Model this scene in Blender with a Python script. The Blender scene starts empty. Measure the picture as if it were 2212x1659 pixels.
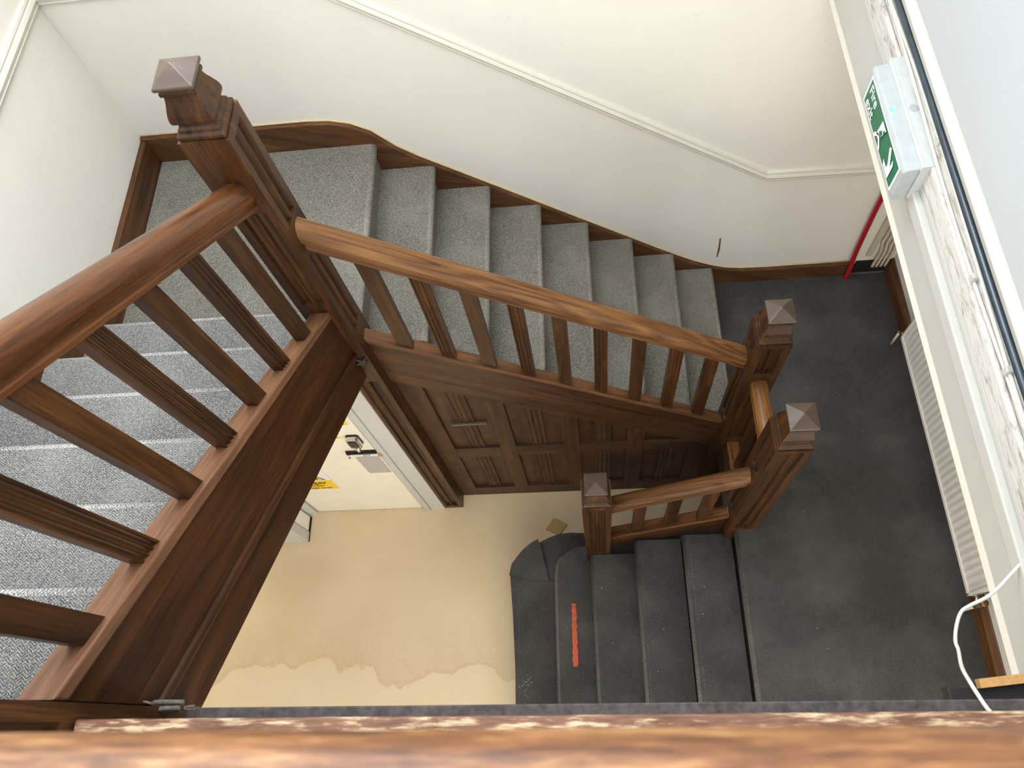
import bpy, bmesh, math, random
from mathutils import Matrix, Vector
random.seed(7)
S = bpy.context.scene
COL = S.collection

# ------------------------------------------------------------------ camera, world, light
CZ = 4.81                                   # camera height above the hall floor
F_PX = 1600.99
R = ((0.99368067, -0.00674767, -0.11204108),
     (-0.0532316, -0.90712849, -0.41747371),
     (-0.09881868, 0.42079968, -0.90175523))    # right, down, forward
cam_d = bpy.data.cameras.new('camera')
cam_d.sensor_width = 36.0
cam_d.lens = F_PX / 2212 * 36.0
cam_d.clip_start = 0.02
cam_d.dof.use_dof = True
cam_d.dof.focus_distance = 2.7
cam_d.dof.aperture_fstop = 7.0
cam = bpy.data.objects.new('camera', cam_d)
COL.objects.link(cam)
M = Matrix(((R[0][0], -R[1][0], -R[2][0]), (R[0][1], -R[1][1], -R[2][1]), (R[0][2], -R[1][2], -R[2][2])))
cam.matrix_world = Matrix.Translation((0, 0, CZ)) @ M.to_4x4()
S.camera = cam

S.view_settings.view_transform = 'Standard'
S.view_settings.look = 'None'
S.view_settings.gamma = 1.0
S.view_settings.exposure = 0.38
S.view_settings.use_curve_mapping = False

world = bpy.data.worlds.new('overcast_sky')
S.world = world
world.use_nodes = True
wb = world.node_tree.nodes['Background']
wb.inputs[0].default_value = (0.94, 0.97, 1.0, 1)
wb.inputs[1].default_value = 2.75


def area(name, loc, target, sx, sy, power, col=(1, 1, 1)):
    d = bpy.data.lights.new(name, 'AREA')
    d.shape = 'RECTANGLE'
    d.size = sx
    d.size_y = sy
    d.energy = power
    d.color = col
    o = bpy.data.objects.new(name, d)
    COL.objects.link(o)
    o.location = loc
    v = Vector(target) - Vector(loc)
    o.rotation_euler = v.to_track_quat('-Z', 'Y').to_euler()
    return o


area('stair_window_daylight', (-0.95, 2.35, 5.05), (-0.95, 0.2, 4.55), 1.8, 1.4, 135, (0.86, 0.93, 1.0))
area('hall_daylight_fill', (-0.1, -2.5, 1.75), (0.1, 1.4, 1.0), 3.0, 1.9, 64, (1.0, 0.97, 0.92))  # hall daylight, also widened and moved as fill for the lower landing


# ------------------------------------------------------------------ materials
def lin(c):
    out = []
    for v in c[:3]:
        v = v / 255.0
        out.append(v / 12.92 if v <= 0.04045 else ((v + 0.055) / 1.055) ** 2.4)
    return (out[0], out[1], out[2], 1.0)


class NT:
    def __init__(self, name, rough=0.5, spec=0.5):
        self.m = bpy.data.materials.new(name)
        self.m.use_nodes = True
        self.t = self.m.node_tree
        self.b = self.t.nodes['Principled BSDF']
        self.b.inputs['Roughness'].default_value = rough
        self.b.inputs['Specular IOR Level'].default_value = spec

    def n(self, typ, **kw):
        nd = self.t.nodes.new(typ)
        for k, v in kw.items():
            setattr(nd, k, v)
        return nd

    def l(self, a, b):
        self.t.links.new(a, b)

    def obj(self):
        return self.n('ShaderNodeTexCoord').outputs['Object']

    def mapping(self, vec, scale=(1, 1, 1), rot=(0, 0, 0), loc=(0, 0, 0)):
        mp = self.n('ShaderNodeMapping')
        mp.inputs['Scale'].default_value = scale
        mp.inputs['Rotation'].default_value = rot
        mp.inputs['Location'].default_value = loc
        self.l(vec, mp.inputs['Vector'])
        return mp.outputs['Vector']

    def noise(self, vec, scale, detail=3, rough=0.55, dist=0.0):
        nz = self.n('ShaderNodeTexNoise')
        nz.inputs['Scale'].default_value = scale
        nz.inputs['Detail'].default_value = detail
        nz.inputs['Roughness'].default_value = rough
        nz.inputs['Distortion'].default_value = dist
        self.l(vec, nz.inputs['Vector'])
        return nz.outputs['Fac']

    def ramp(self, fac, stops):
        r = self.n('ShaderNodeValToRGB')
        e = r.color_ramp.elements
        while len(e) < len(stops):
            e.new(0.5)
        for el, (p, c) in zip(e, stops):
            el.position = p
            el.color = c
        self.l(fac, r.inputs['Fac'])
        return r.outputs['Color']

    def mix(self, fac, a, b, mode='MIX'):
        mx = self.n('ShaderNodeMix', data_type='RGBA', blend_type=mode)
        for sock, v in ((mx.inputs[0], fac), (mx.inputs[6], a), (mx.inputs[7], b)):
            if isinstance(v, (int, float)):
                sock.default_value = v
            elif isinstance(v, tuple):
                sock.default_value = v
            else:
                self.l(v, sock)
        return mx.outputs[2]

    def math(self, op, a, b=None, c=None):
        nd = self.n('ShaderNodeMath', operation=op)
        for i, v in enumerate((a, b, c)):
            if v is None:
                continue
            if isinstance(v, (int, float)):
                nd.inputs[i].default_value = v
            else:
                self.l(v, nd.inputs[i])
        return nd.outputs[0]

    def bump(self, h, strength=0.2, dist=0.002):
        bp = self.n('ShaderNodeBump')
        bp.inputs['Strength'].default_value = strength
        bp.inputs['Distance'].default_value = dist
        self.l(h, bp.inputs['Height'])
        self.l(bp.outputs['Normal'], self.b.inputs['Normal'])

    def color(self, c):
        if isinstance(c, tuple):
            self.b.inputs['Base Color'].default_value = c
        else:
            self.l(c, self.b.inputs['Base Color'])


def plain(name, c, rough=0.5, spec=0.5, metal=0.0, vary=0.06, scale=30):
    k = NT(name, rough, spec)
    k.b.inputs['Metallic'].default_value = metal
    f = k.noise(k.obj(), scale, 3)
    base = lin(c)
    dk = tuple(v * (1 - vary * 2) for v in base[:3]) + (1,)
    k.color(k.ramp(f, [(0.3, dk), (0.7, base)]))
    return k.m


def wood(name, grain, dark, mid, light, rough=0.38, ring=0.03, scale=1.0, spec=0.3):
    """stained oak, grain running along the direction 'grain'"""
    k = NT(name, rough, spec)
    q = Vector(grain).normalized().rotation_difference(Vector((0, 0, 1))).to_euler()
    v = k.obj()
    oi = k.n('ShaderNodeObjectInfo')
    off = k.n('ShaderNodeVectorMath', operation='SCALE')
    cmb = k.n('ShaderNodeCombineXYZ')
    k.l(oi.outputs['Random'], cmb.inputs[0])
    k.l(oi.outputs['Random'], cmb.inputs[1])
    k.l(oi.outputs['Random'], cmb.inputs[2])
    k.l(cmb.outputs[0], off.inputs[0])
    off.inputs['Scale'].default_value = 7.3
    ad = k.n('ShaderNodeVectorMath', operation='ADD')
    k.l(v, ad.inputs[0])
    k.l(off.outputs[0], ad.inputs[1])
    rv = k.mapping(ad.outputs[0], rot=tuple(q))
    fine = k.noise(k.mapping(rv, scale=(220 * scale, 220 * scale, 7 * scale)), 1.0, 4, 0.6)
    broad = k.noise(k.mapping(rv, scale=(22 * scale, 22 * scale, 1.6 * scale)), 1.0, 3, 0.5, 0.6)
    cath = k.noise(k.mapping(rv, scale=(16 * scale, 16 * scale, 1.1 * scale), loc=(3.1, 1.7, 0.4)), 1.0, 1, 0.4)
    lines = k.math('SINE', k.math('MULTIPLY', cath, 70.0))
    s = k.math('MULTIPLY_ADD', fine, 0.42, k.math('MULTIPLY', broad, 0.63))
    if ring > 0:
        s = k.math('MULTIPLY_ADD', lines, ring, s)
    s = k.math('SUBTRACT', s, 0.05)
    c = k.ramp(s, [(0.28, lin(dark)), (0.52, lin(mid)), (0.78, lin(light))])
    k.color(c)
    blotch = k.noise(k.obj(), 9.0, 3)
    rr = k.math('MULTIPLY_ADD', blotch, 0.3, rough - 0.13)
    k.l(rr, k.b.inputs['Roughness'])
    k.bump(fine, 0.12, 0.001)
    return k.m


DK, MD, LT = (30, 17, 8), (68, 41, 19), (110, 71, 36)
SL_LEFT = (0, -1, 0.735)
SL_FAR = (1, 0, -0.70)
SL_LOW = (1, 0, 0.669)
W_Z = wood('oak_upright', (0, 0, 1), DK, MD, LT)
W_X = wood('oak_along_x', (1, 0, 0), DK, MD, LT)
W_Y = wood('oak_along_y', (0, 1, 0), DK, MD, LT)
W_LEFT = wood('oak_left_string', SL_LEFT, DK, (70, 40, 20), (98, 61, 32))
CAPL = wood('oak_left_capping', SL_LEFT, (82, 54, 36), (120, 84, 60), (152, 114, 86), 0.45)
W_FAR = wood('oak_far_string', SL_FAR, DK, (70, 43, 25), (100, 66, 41))
W_LOW = wood('oak_low_string', SL_LOW, DK, MD, LT)
W_SKY = wood('oak_skirting', (1, 0, -0.3), (50, 30, 16), (90, 58, 33), (128, 90, 56), 0.45)
W_SKX = wood('oak_skirting_side', (0, 1, 0), (50, 30, 16), (90, 58, 33), (128, 90, 56), 0.45)
W_PAN = wood('oak_panelling', (0, 0, 1), (40, 24, 13), (70, 45, 26), (98, 67, 41), 0.5)
W_PANX = wood('oak_panelling_rail', (1, 0, 0), (40, 24, 13), (70, 45, 26), (98, 67, 41), 0.5)
R_LEFT = wood('oak_rail_left', SL_LEFT, (54, 30, 16), (98, 60, 33), (142, 95, 56), 0.3, ring=0.02)
R_FAR = wood('oak_rail_far', SL_FAR, (70, 42, 22), (116, 78, 43), (154, 112, 69), 0.46, ring=0.075)
CAPF = wood('oak_far_capping', SL_FAR, (66, 41, 24), (104, 70, 44), (132, 94, 64), 0.45)
R_LOW = wood('oak_rail_low', SL_LOW, (54, 32, 16), (94, 61, 33), (134, 95, 57), 0.36, ring=0.06)
R_Y = wood('oak_rail_landing', (0, 1, 0), (72, 44, 20), (120, 80, 40), (160, 114, 66), 0.25, ring=0.07)


def near_rail():
    k = NT('oak_rail_near', 0.45, 0.3)
    v = k.obj()
    n1 = k.noise(k.mapping(v, scale=(22, 150, 150), loc=(0.3, 0, 0)), 1.0, 4, 0.6, 0.5)
    n2 = k.noise(k.mapping(v, scale=(7, 40, 40)), 1.0, 3, 0.55, 0.8)
    f = k.math('MULTIPLY_ADD', n1, 0.6, k.math('MULTIPLY', n2, 0.5))
    k.color(k.ramp(f, [(0.38, lin((70, 44, 29))), (0.5, lin((104, 67, 41))), (0.6, lin((132, 92, 58))), (0.72, lin((166, 128, 88)))]))
    return k.m


R_X = near_rail()
CAPM = wood('oak_newel_cap', (1, 0, 0), (64, 50, 42), (80, 63, 53), (96, 78, 67), 0.36, ring=0.0, spec=0.6)


def worn(name):
    k = NT(name, 0.6)
    v = k.obj()
    f = k.noise(k.mapping(v, scale=(14, 90, 90)), 1.0, 5, 0.65)
    k.color(k.ramp(f, [(0.34, lin((80, 50, 34))), (0.50, lin((112, 76, 54))), (0.62, lin((180, 158, 126)))]))
    return k.m


WORN = worn('worn_oak_edge')
DUSTY = plain('dusty_dark_ledge', (92, 84, 82), 0.9, vary=0.3, scale=60)


def plaster(name, base, stain=0.06, warm=None):
    k = NT(name, 0.75, 0.3)
    v = k.obj()
    f = k.noise(v, 1.6, 4, 0.6)
    g = k.noise(v, 14, 5, 0.65)
    c0 = lin(base)
    c1 = tuple(x * (1 - stain * 2.2) for x in c0[:3]) + (1,)
    c = k.ramp(f, [(0.3, c1), (0.7, c0)])
    scuff = k.noise(k.mapping(v, scale=(9, 9, 30), rot=(0, 0.5, 0.3)), 1.0, 4, 0.7)
    c = k.mix(k.ramp(scuff, [(0.66, (0, 0, 0, 1)), (0.8, (0.35, 0.35, 0.35, 1))]), c, lin((176, 168, 152)))
    k.color(c)
    k.bump(g, 0.25, 0.004)
    return k.m


WALL = plaster('cream_painted_plaster', (236, 232, 222), 0.025)
WALLR = plaster('grey_painted_plaster', (214, 210, 200), 0.03)
WHITE = plaster('white_gloss_paint', (194, 193, 186), 0.03)
WHITE.node_tree.nodes['Principled BSDF'].inputs['Roughness'].default_value = 0.4


def flaky_mat():
    k = NT('flaking_white_paint', 0.7, 0.3)
    v = k.obj()
    n1 = k.noise(k.mapping(v, scale=(40, 14, 60)), 1.0, 5, 0.7, 0.4)
    c = k.ramp(n1, [(0.33, lin((146, 139, 128))), (0.41, lin((184, 180, 172))), (0.50, lin((206, 204, 198)))])
    k.color(c)
    k.bump(n1, 0.6, 0.006)
    return k.m


FLAKY = flaky_mat()
MOULD = plain('moulding_paint', (222, 218, 206), 0.4, vary=0.02)
BEAD = plain('cream_paint_bead', (214, 196, 158), 0.6, vary=0.12, scale=80)


def carpet(name, along, dark, mid, light, wear=0.25, freq=1.0):
    """woven carpet; 'along' is the axis of the tread's width"""
    k = NT(name, 0.95, 0.12)
    v = k.obj()
    sp = k.n('ShaderNodeSeparateXYZ')
    k.l(v, sp.inputs[0])
    if along == 'y':
        u = sp.outputs['Y']
        w = k.math('SUBTRACT', sp.outputs['X'], sp.outputs['Z'])
    else:
        u = sp.outputs['X']
        w = k.math('ADD', sp.outputs['Y'], sp.outputs['Z'])
    zig = k.math('PINGPONG', u, 0.011)
    ph = k.math('ADD', k.math('MULTIPLY', w, 1.0), k.math('MULTIPLY', zig, 0.9))
    her = k.math('SINE', k.math('MULTIPLY', ph, 6.283 / 0.0068 * freq))
    rv = k.mapping(v, rot=(0.61, 0.43, 0.27))
    fleck = k.noise(rv, 500 * freq, 2, 0.7)
    tuft = k.noise(rv, 190 * freq, 2, 0.6)
    s = k.math('MULTIPLY_ADD', fleck, 0.95, k.math('MULTIPLY', tuft, 0.4))
    s = k.math('MULTIPLY_ADD', her, 0.085, s)
    s = k.math('SUBTRACT', s, 0.18)
    c = k.ramp(s, [(0.34, lin(dark)), (0.5, lin(mid)), (0.68, lin(light))])
    big = k.noise(v, 3.2, 4, 0.6)
    dust = k.ramp(big, [(0.42, (0, 0, 0, 1)), (0.72, (wear, wear, wear, 1))])
    c = k.mix(dust, c, lin(tuple(min(255, x * 1.25 + 14) for x in light)))
    k.color(c)
    k.bump(k.math('MULTIPLY_ADD', her, 0.15, fleck), 0.8, 0.003)
    return k.m


CP_X = carpet('grey_fleck_carpet_x', 'x', (54, 53, 53), (112, 110, 109), (178, 177, 174), 0.10)
CP_Y = carpet('grey_fleck_carpet_y', 'y', (54, 51, 47), (112, 108, 100), (174, 170, 160), 0.10)
CP_XN = carpet('grey_fleck_carpet_x_worn_lit', 'x', (84, 82, 80), (150, 148, 145), (214, 212, 208), 0.10)  # left flight nosings: bright lit line painted into the colour, over pile wear
CP_YN = carpet('grey_fleck_carpet_y_worn_lit', 'y', (70, 67, 62), (132, 128, 119), (190, 186, 175), 0.10)  # nosings beside the back wall: pile wear plus light painted on the edge
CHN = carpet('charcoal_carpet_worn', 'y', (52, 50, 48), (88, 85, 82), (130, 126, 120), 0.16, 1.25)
CH = carpet('charcoal_carpet', 'y', (34, 33, 33), (66, 64, 63), (110, 107, 104), 0.16, 1.25)


def floor_mat():
    k = NT('beige_concrete_floor', 0.6, 0.35)
    v = k.obj()
    f = k.noise(v, 1.3, 5, 0.6, 0.4)
    c = k.ramp(f, [(0.3, lin((214, 191, 155))), (0.7, lin((226, 207, 172)))])
    # damp tide mark: everything nearer than a wandering line is paler
    sp = k.n('ShaderNodeSeparateXYZ')
    k.l(v, sp.inputs[0])
    wob = k.noise(k.mapping(v, scale=(1.9, 1.0, 1)), 1.0, 5, 0.5)
    t = k.math('ADD', sp.outputs['Y'], k.math('MULTIPLY_ADD', wob, 0.75, -0.72))
    band = k.ramp(t, [(0.0, (0, 0, 0, 1)), (0.006, (1, 1, 1, 1)), (0.05, (0.55, 0.55, 0.55, 1)), (0.35, (0, 0, 0, 1))])
    grit = k.noise(v, 60, 4, 0.7)
    bandg = k.math('MULTIPLY', band, k.ramp(grit, [(0.35, (0.35, 0.35, 0.35, 1)), (0.65, (1, 1, 1, 1))]))
    c = k.mix(k.math('MULTIPLY', bandg, 0.5), c, lin((176, 146, 104)))
    pale = k.ramp(t, [(0.0, (0.3, 0.3, 0.3, 1)), (0.01, (0, 0, 0, 1))])
    c = k.mix(pale, c, lin((230, 212, 180)))
    k.color(c)
    k.bump(k.noise(v, 25, 4), 0.1, 0.003)
    return k.m


FLOOR = floor_mat()
DOORW = plain('ivory_door_paint', (238, 232, 214), 0.45, vary=0.03, scale=8)
BLACK = plain('black_gap', (14, 12, 11), 0.9)
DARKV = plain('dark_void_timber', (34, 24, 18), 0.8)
CHROME = plain('chrome', (200, 200, 200), 0.18, metal=1.0, vary=0.02)
BLKPL = plain('black_plastic', (28, 28, 28), 0.4)
YEL = plain('sign_yellow', (240, 200, 40), 0.45, vary=0.02)
SIGNW = plain('sign_white', (236, 234, 236), 0.4, vary=0.02)
SIGNK = plain('sign_black', (34, 26, 20), 0.5)
GREEN = plain('sign_green', (24, 106, 70), 0.35, vary=0.03)
GREYP = plain('grey_metal_plate', (178, 174, 168), 0.45, vary=0.05)
GREYB = plain('grey_brown_metal', (92, 82, 66), 0.5)
PLAST = plain('translucent_plastic', (176, 182, 184), 0.25, vary=0.06)
TRAY = plain('white_plastic_tray', (196, 199, 199), 0.4, vary=0.05)
RADI = plain('radiator_enamel', (222, 218, 208), 0.35, vary=0.03)
RADG = plain('radiator_grille_shade', (196, 192, 182), 0.45)
REDP = plain('red_gloss_pipe', (168, 26, 32), 0.3, vary=0.08)
CREAMC = plain('cream_cable', (204, 192, 166), 0.5, vary=0.08)
WHTC = plain('white_cable', (226, 224, 216), 0.45, vary=0.08)
TEAL = plain('dark_teal_pipe', (52, 66, 76), 0.3, vary=0.2)
BRASS = plain('dull_brass', (120, 92, 60), 0.35, metal=0.7)
OFFC = plain('pine_offcut', (190, 160, 104), 0.7, vary=0.1)
REDS = plain('orange_red_strip', (206, 92, 58), 0.7, vary=0.18, scale=120)
CHIP = plain('raw_chipboard', (206, 158, 98), 0.9, vary=0.12, scale=200)
BLKB = plain('black_painted_board', (36, 32, 30), 0.6, vary=0.2)
FLUFF = plain('grey_dust_fluff', (128, 120, 110), 1.0, vary=0.25, scale=200)
SPECK = plain('pale_flakes_and_stitches', (206, 204, 198), 0.8)
STAINW = plain('rust_stain', (108, 78, 48), 0.8, vary=0.2, scale=150)


def led():
    k = NT('green_led', 0.3)
    k.color(lin((60, 255, 170)))
    k.b.inputs['Emission Color'].default_value = (0.05, 1.0, 0.45, 1)
    k.b.inputs['Emission Strength'].default_value = 6.0
    return k.m


LED = led()

# ------------------------------------------------------------------ helpers


def add(name, verts, faces, mat, parent=None, loc=None, smooth=False):
    me = bpy.data.meshes.new(name)
    me.from_pydata([tuple(v) for v in verts], [], faces)
    bm = bmesh.new()
    bm.from_mesh(me)
    bmesh.ops.recalc_face_normals(bm, faces=bm.faces)
    bm.to_mesh(me)
    bm.free()
    if mat:
        me.materials.append(mat)
    if smooth:
        for p in me.polygons:
            p.use_smooth = True
    return link(name, me, parent, loc)


def link(name, me, parent=None, loc=None):
    o = bpy.data.objects.new(name, me)
    COL.objects.link(o)
    p = Vector(loc) if loc is not None else Vector((0, 0, 0))
    if parent is not None:
        o.parent = parent
        q = parent
        while q is not None:
            p = p - q.location
            q = q.parent
    o.location = p
    return o


def empty(name, loc, label, cat, group=None):
    e = bpy.data.objects.new(name, None)
    COL.objects.link(e)
    e.location = loc
    e.empty_display_size = 0.05
    tag(e, label, cat, group)
    return e


def tag(o, label, cat, group=None):
    o['label'] = label
    o['category'] = cat
    if group:
        o['group'] = group
    return o


def struct(o, label=None):
    o['kind'] = 'structure'
    if label:
        o['label'] = label
    return o


def boxv(x0, x1, y0, y1, z0, z1):
    v = [(x0, y0, z0), (x1, y0, z0), (x1, y1, z0), (x0, y1, z0), (x0, y0, z1), (x1, y0, z1), (x1, y1, z1), (x0, y1, z1)]
    f = [(0, 3, 2, 1), (4, 5, 6, 7), (0, 1, 5, 4), (1, 2, 6, 5), (2, 3, 7, 6), (3, 0, 4, 7)]
    return v, f


def box(name, x0, x1, y0, y1, z0, z1, mat, parent=None, bev=0.0):
    v, f = boxv(x0, x1, y0, y1, z0, z1)
    o = add(name, v, f, mat, parent)
    if bev:
        bevel(o, bev)
    return o


def bevel(o, w, seg=2):
    m = o.modifiers.new('bevel', 'BEVEL')
    m.width = w
    m.segments = seg
    m.limit_method = 'ANGLE'
    m.angle_limit = math.radians(40)
    return o


def prism(name, pts, fa, fb, mat, parent=None, smooth=False, loc=None):
    """closed 2D outline pts mapped by fa(p), fb(p) to two end loops"""
    n = len(pts)
    v = [fa(p) for p in pts] + [fb(p) for p in pts]
    f = [tuple(range(n)), tuple(range(2 * n - 1, n - 1, -1))]
    for i in range(n):
        j = (i + 1) % n
        f.append((i, j, n + j, n + i))
    return add(name, v, f, mat, parent, loc, smooth)


def tubev(path, r, seg=10, taper=None):
    P = [Vector(p) for p in path]
    v, f = [], []
    ref = Vector((0.31, 0.2, 0.93)).normalized()
    for i, p in enumerate(P):
        d = (P[min(i + 1, len(P) - 1)] - P[max(i - 1, 0)]).normalized()
        a = d.cross(ref)
        if a.length < 1e-4:
            a = d.cross(Vector((1, 0, 0)))
        a.normalize()
        b = d.cross(a)
        rr = r if taper is None else taper[i]
        for k in range(seg):
            t = 2 * math.pi * k / seg
            v.append(p + a * math.cos(t) * rr + b * math.sin(t) * rr)
    for i in range(len(P) - 1):
        for k in range(seg):
            j = (k + 1) % seg
            f.append((i * seg + k, i * seg + j, (i + 1) * seg + j, (i + 1) * seg + k))
    f.append(tuple(range(seg - 1, -1, -1)))
    f.append(tuple(range((len(P) - 1) * seg, len(P) * seg)))
    return v, f


def smoothpath(pts, n=6):
    P = [Vector(p) for p in pts]
    out = []
    for i in range(len(P) - 1):
        p0, p1, p2, p3 = P[max(i - 1, 0)], P[i], P[i + 1], P[min(i + 2, len(P) - 1)]
        for k in range(n):
            t = k / n
            out.append(0.5 * ((2 * p1) + (-p0 + p2) * t + (2 * p0 - 5 * p1 + 4 * p2 - p3) * t * t + (-p0 + 3 * p1 - 3 * p2 + p3) * t ** 3))
    out.append(P[-1])
    return out


def tube(name, path, r, mat, parent=None, seg=10, smooth=True):
    v, f = tubev(path, r, seg)
    return add(name, v, f, mat, parent, None, smooth)


def text_mesh(name, body, size, mat, mtx, parent=None, align='LEFT', sx=1.0):
    cu = bpy.data.curves.new(name + '_curve', 'FONT')
    cu.body = body
    cu.size = size
    cu.align_x = align
    cu.extrude = 0.0002
    cu.offset = size * 0.012
    to = bpy.data.objects.new(name + '_tmp', cu)
    COL.objects.link(to)
    bpy.context.view_layer.update()
    dg = bpy.context.evaluated_depsgraph_get()
    me = bpy.data.meshes.new_from_object(to.evaluated_get(dg))
    bpy.data.objects.remove(to)
    me.name = name
    me.transform(mtx @ Matrix.Diagonal((sx, 1, 1, 1)))
    me.materials.clear()
    me.materials.append(mat)
    return link(name, me, parent)


def poly(name, pts2, mtx, mat, parent=None, thick=0.0006):
    n = len(pts2)
    v = [mtx @ Vector((p[0], p[1], 0)) for p in pts2] + [mtx @ Vector((p[0], p[1], thick)) for p in pts2]
    f = [tuple(range(n)), tuple(range(2 * n - 1, n - 1, -1))] + [(i, (i + 1) % n, n + (i + 1) % n, n + i) for i in range(n)]
    return add(name, v, f, mat, parent)


# fluted column ------------------------------------------------------------
def chan(nch, lo=-0.66, hi=0.66, m=6, depth=1.0):
    U, D = [-1.0], [0.0]
    w = (hi - lo) / nch
    for c in range(nch):
        a, b = lo + c * w + w * 0.06, lo + (c + 1) * w - w * 0.06
        for i in range(m + 1):
            t = i / m
            U.append(a + (b - a) * t)
            D.append(depth * math.sqrt(max(0.0, 1 - (2 * t - 1) ** 2)))
    return U, D


def column(hx, hy, zb, zt, flutes, prof, depth, shear=(0, 0)):
    """flutes: {side: [(z0,z1),..]} sides 0:-Y 1:+X 2:+Y 3:-X"""
    U, D = prof
    brk = sorted({z for L in flutes.values() for ab in L for z in ab})
    levels = [(zb, zb + 1e-5)]
    for z in brk:
        levels.append((z, z - 1e-4))
        levels.append((z, z + 1e-4))
    levels.append((zt, zt - 1e-5))
    v, f = [], []
    n = len(U) * 4
    for z, zs in levels:
        for side in range(4):
            on = any(a <= zs <= b for a, b in flutes.get(side, []))
            for u, d in zip(U, D):
                o = d * depth if on else 0.0
                if side == 0:
                    x, y = u * hx, -hy + o
                elif side == 1:
                    x, y = hx - o, u * hy
                elif side == 2:
                    x, y = -u * hx, hy - o
                else:
                    x, y = -hx + o, -u * hy
                v.append((x, y, z + shear[0] * x + shear[1] * y))
    for i in range(len(levels) - 1):
        for k in range(n):
            j = (k + 1) % n
            f.append((i * n + k, i * n + j, (i + 1) * n + j, (i + 1) * n + k))
    f.append(tuple(range(n - 1, -1, -1)))
    f.append(tuple(range((len(levels) - 1) * n, len(levels) * n)))
    return v, f


def rings(prof):
    v, f = [], []
    for h, z in prof:
        if h <= 0:
            v.append((0, 0, z))
        else:
            v += [(-h, -h, z), (h, -h, z), (h, h, z), (-h, h, z)]
    idx = 0
    prev = None
    for h, z in prof:
        cur = [idx] if h <= 0 else list(range(idx, idx + 4))
        idx += len(cur)
        if prev is None:
            f.append(tuple(reversed(cur)))
        else:
            for k in range(4):
                j = (k + 1) % 4
                if len(cur) == 1:
                    f.append((prev[k], prev[j], cur[0]))
                else:
                    f.append((prev[k], prev[j], cur[j], cur[k]))
        prev = cur
    return v, f


# ------------------------------------------------------------------ dimensions found from the photograph
XL, YB, XR = -1.90, 2.389, 1.766
T = 0.026
ZQ, ZL, ZC = 2.35, 0.99, 3.516
RF, GF, X0 = 0.17, 0.2318, -0.8705
RL_, GL_, YL0 = 0.1665, 0.2295, 1.4211
RB, GB, XB0 = 0.1634, 0.2443, 0.707
NS = 0.137
N1, N2, N3, N4 = (-0.93, 1.418), (0.742, 1.412), (0.74, 0.97), (0.02, 0.972)
XO = 0.93                                    # face of the boxed overhang above the landing
ZTOP = 6.3

# ------------------------------------------------------------------ room shell
floor = struct(box('floor', -4.2, 1.96, -3.0, 3.6, -0.12, 0.0, FLOOR))
wl = struct(box('wall_left', XL - 0.25, XL, -2.2, YB + 0.2, 2.12, ZTOP, WALL))
wbk = struct(box('wall_back', XL, XR + 0.25, YB, YB + 0.2, 0.0, ZTOP, WALL))
wr = struct(box('wall_right', XR, XR + 0.2, -0.45, YB, 0.6, 2.93, WALLR))
# boxed overhang over the landing on the right: its bottom edge hides the wall beneath
wo = struct(box('wall_overhang', XO, XR + 0.2, -2.2, YB, 2.915, ZTOP, WHITE))
# lower wall under the stairs, left of the store door
wll = struct(box('wall_lower_left', -2.28, -1.93, 1.165, 1.60, 0.0, 2.1, WHITE))

struct(box('wall_added_hall_front', -4.2, 1.96, -2.75, -2.6, 0.0, 3.27, WALL))  # unseen wall, added to keep sky light off the hall floor
struct(box('wall_added_hall_left', -4.2, -4.05, -2.6, 3.6, 0.0, 3.27, WALL))  # unseen too, added to close the hall against the sky
struct(box('ceiling_hall', -4.2, XL - 0.25, -2.6, 3.6, 2.6, 2.7, WALL))
struct(box('ceiling_landing', XO + 0.001, XR, -2.6, YB - 0.001, 2.88, 2.914, WALL))
w1 = bpy.data.objects.new('window_1', None)
COL.objects.link(w1)
w1.location = (-0.95, YB, 4.35)
struct(w1, 'tall stair window in the back wall above the quarter landing')
for x_ in (-1.87, -0.07):
    box('window_frame', x_, x_ + 0.04, YB - 0.05, YB - 0.001, 4.31, 5.79, WHITE, w1)
for z_ in (4.31, 5.75):
    box('window_frame', -1.83, -0.07, YB - 0.05, YB - 0.001, z_, z_ + 0.04, WHITE, w1)
# hall door under the stair ---------------------------------------------------
DY = 1.345
d1 = bpy.data.objects.new('door_1', None)
COL.objects.link(d1)
d1.location = (-1.5, DY, 0)
struct(d1, 'ivory painted store door under the stairs with warning signs')
leaf = box('door_leaf', -1.868, -1.142, DY + 0.012, DY + 0.05, 0.006, 1.99, DOORW, d1, 0.003)
box('door_gap', -1.145, -1.128, DY + 0.020, DY + 0.055, 0.0, 2.0, BLACK, d1)
box('door_gap', -1.874, -1.866, DY + 0.020, DY + 0.055, 0.0, 2.0, BLACK, d1)
ap = [(-1.130, 0.0), (-1.130, 0.012), (-1.118, 0.020), (-1.108, 0.020), (-1.104, 0.026), (-1.090, 0.028), (-1.082, 0.024), (-1.078, 0.0), (-1.078, -0.04), (-1.130, -0.04)]
prism('architrave', ap, lambda p: (p[0], DY + 0.012 - p[1], 0.0), lambda p: (p[0], DY + 0.012 - p[1], 2.03), WHITE, d1)
ap2 = [(-1.874, 0.0), (-1.874, 0.012), (-1.886, 0.020), (-1.900, 0.024), (-1.922, 0.026), (-1.93, 0.0), (-1.93, -0.04), (-1.874, -0.04)]
prism('architrave', ap2, lambda p: (p[0], DY + 0.012 - p[1], 0.0), lambda p: (p[0], DY + 0.012 - p[1], 2.03), WHITE, d1)
box('side_board', -1.078, -0.985, DY - 0.004, DY + 0.05, 0.0, 2.1, WHITE, d1)
box('door_head', -1.93, -0.985, DY - 0.014, DY + 0.05, 2.03, 2.12, WHITE, d1)
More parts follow.
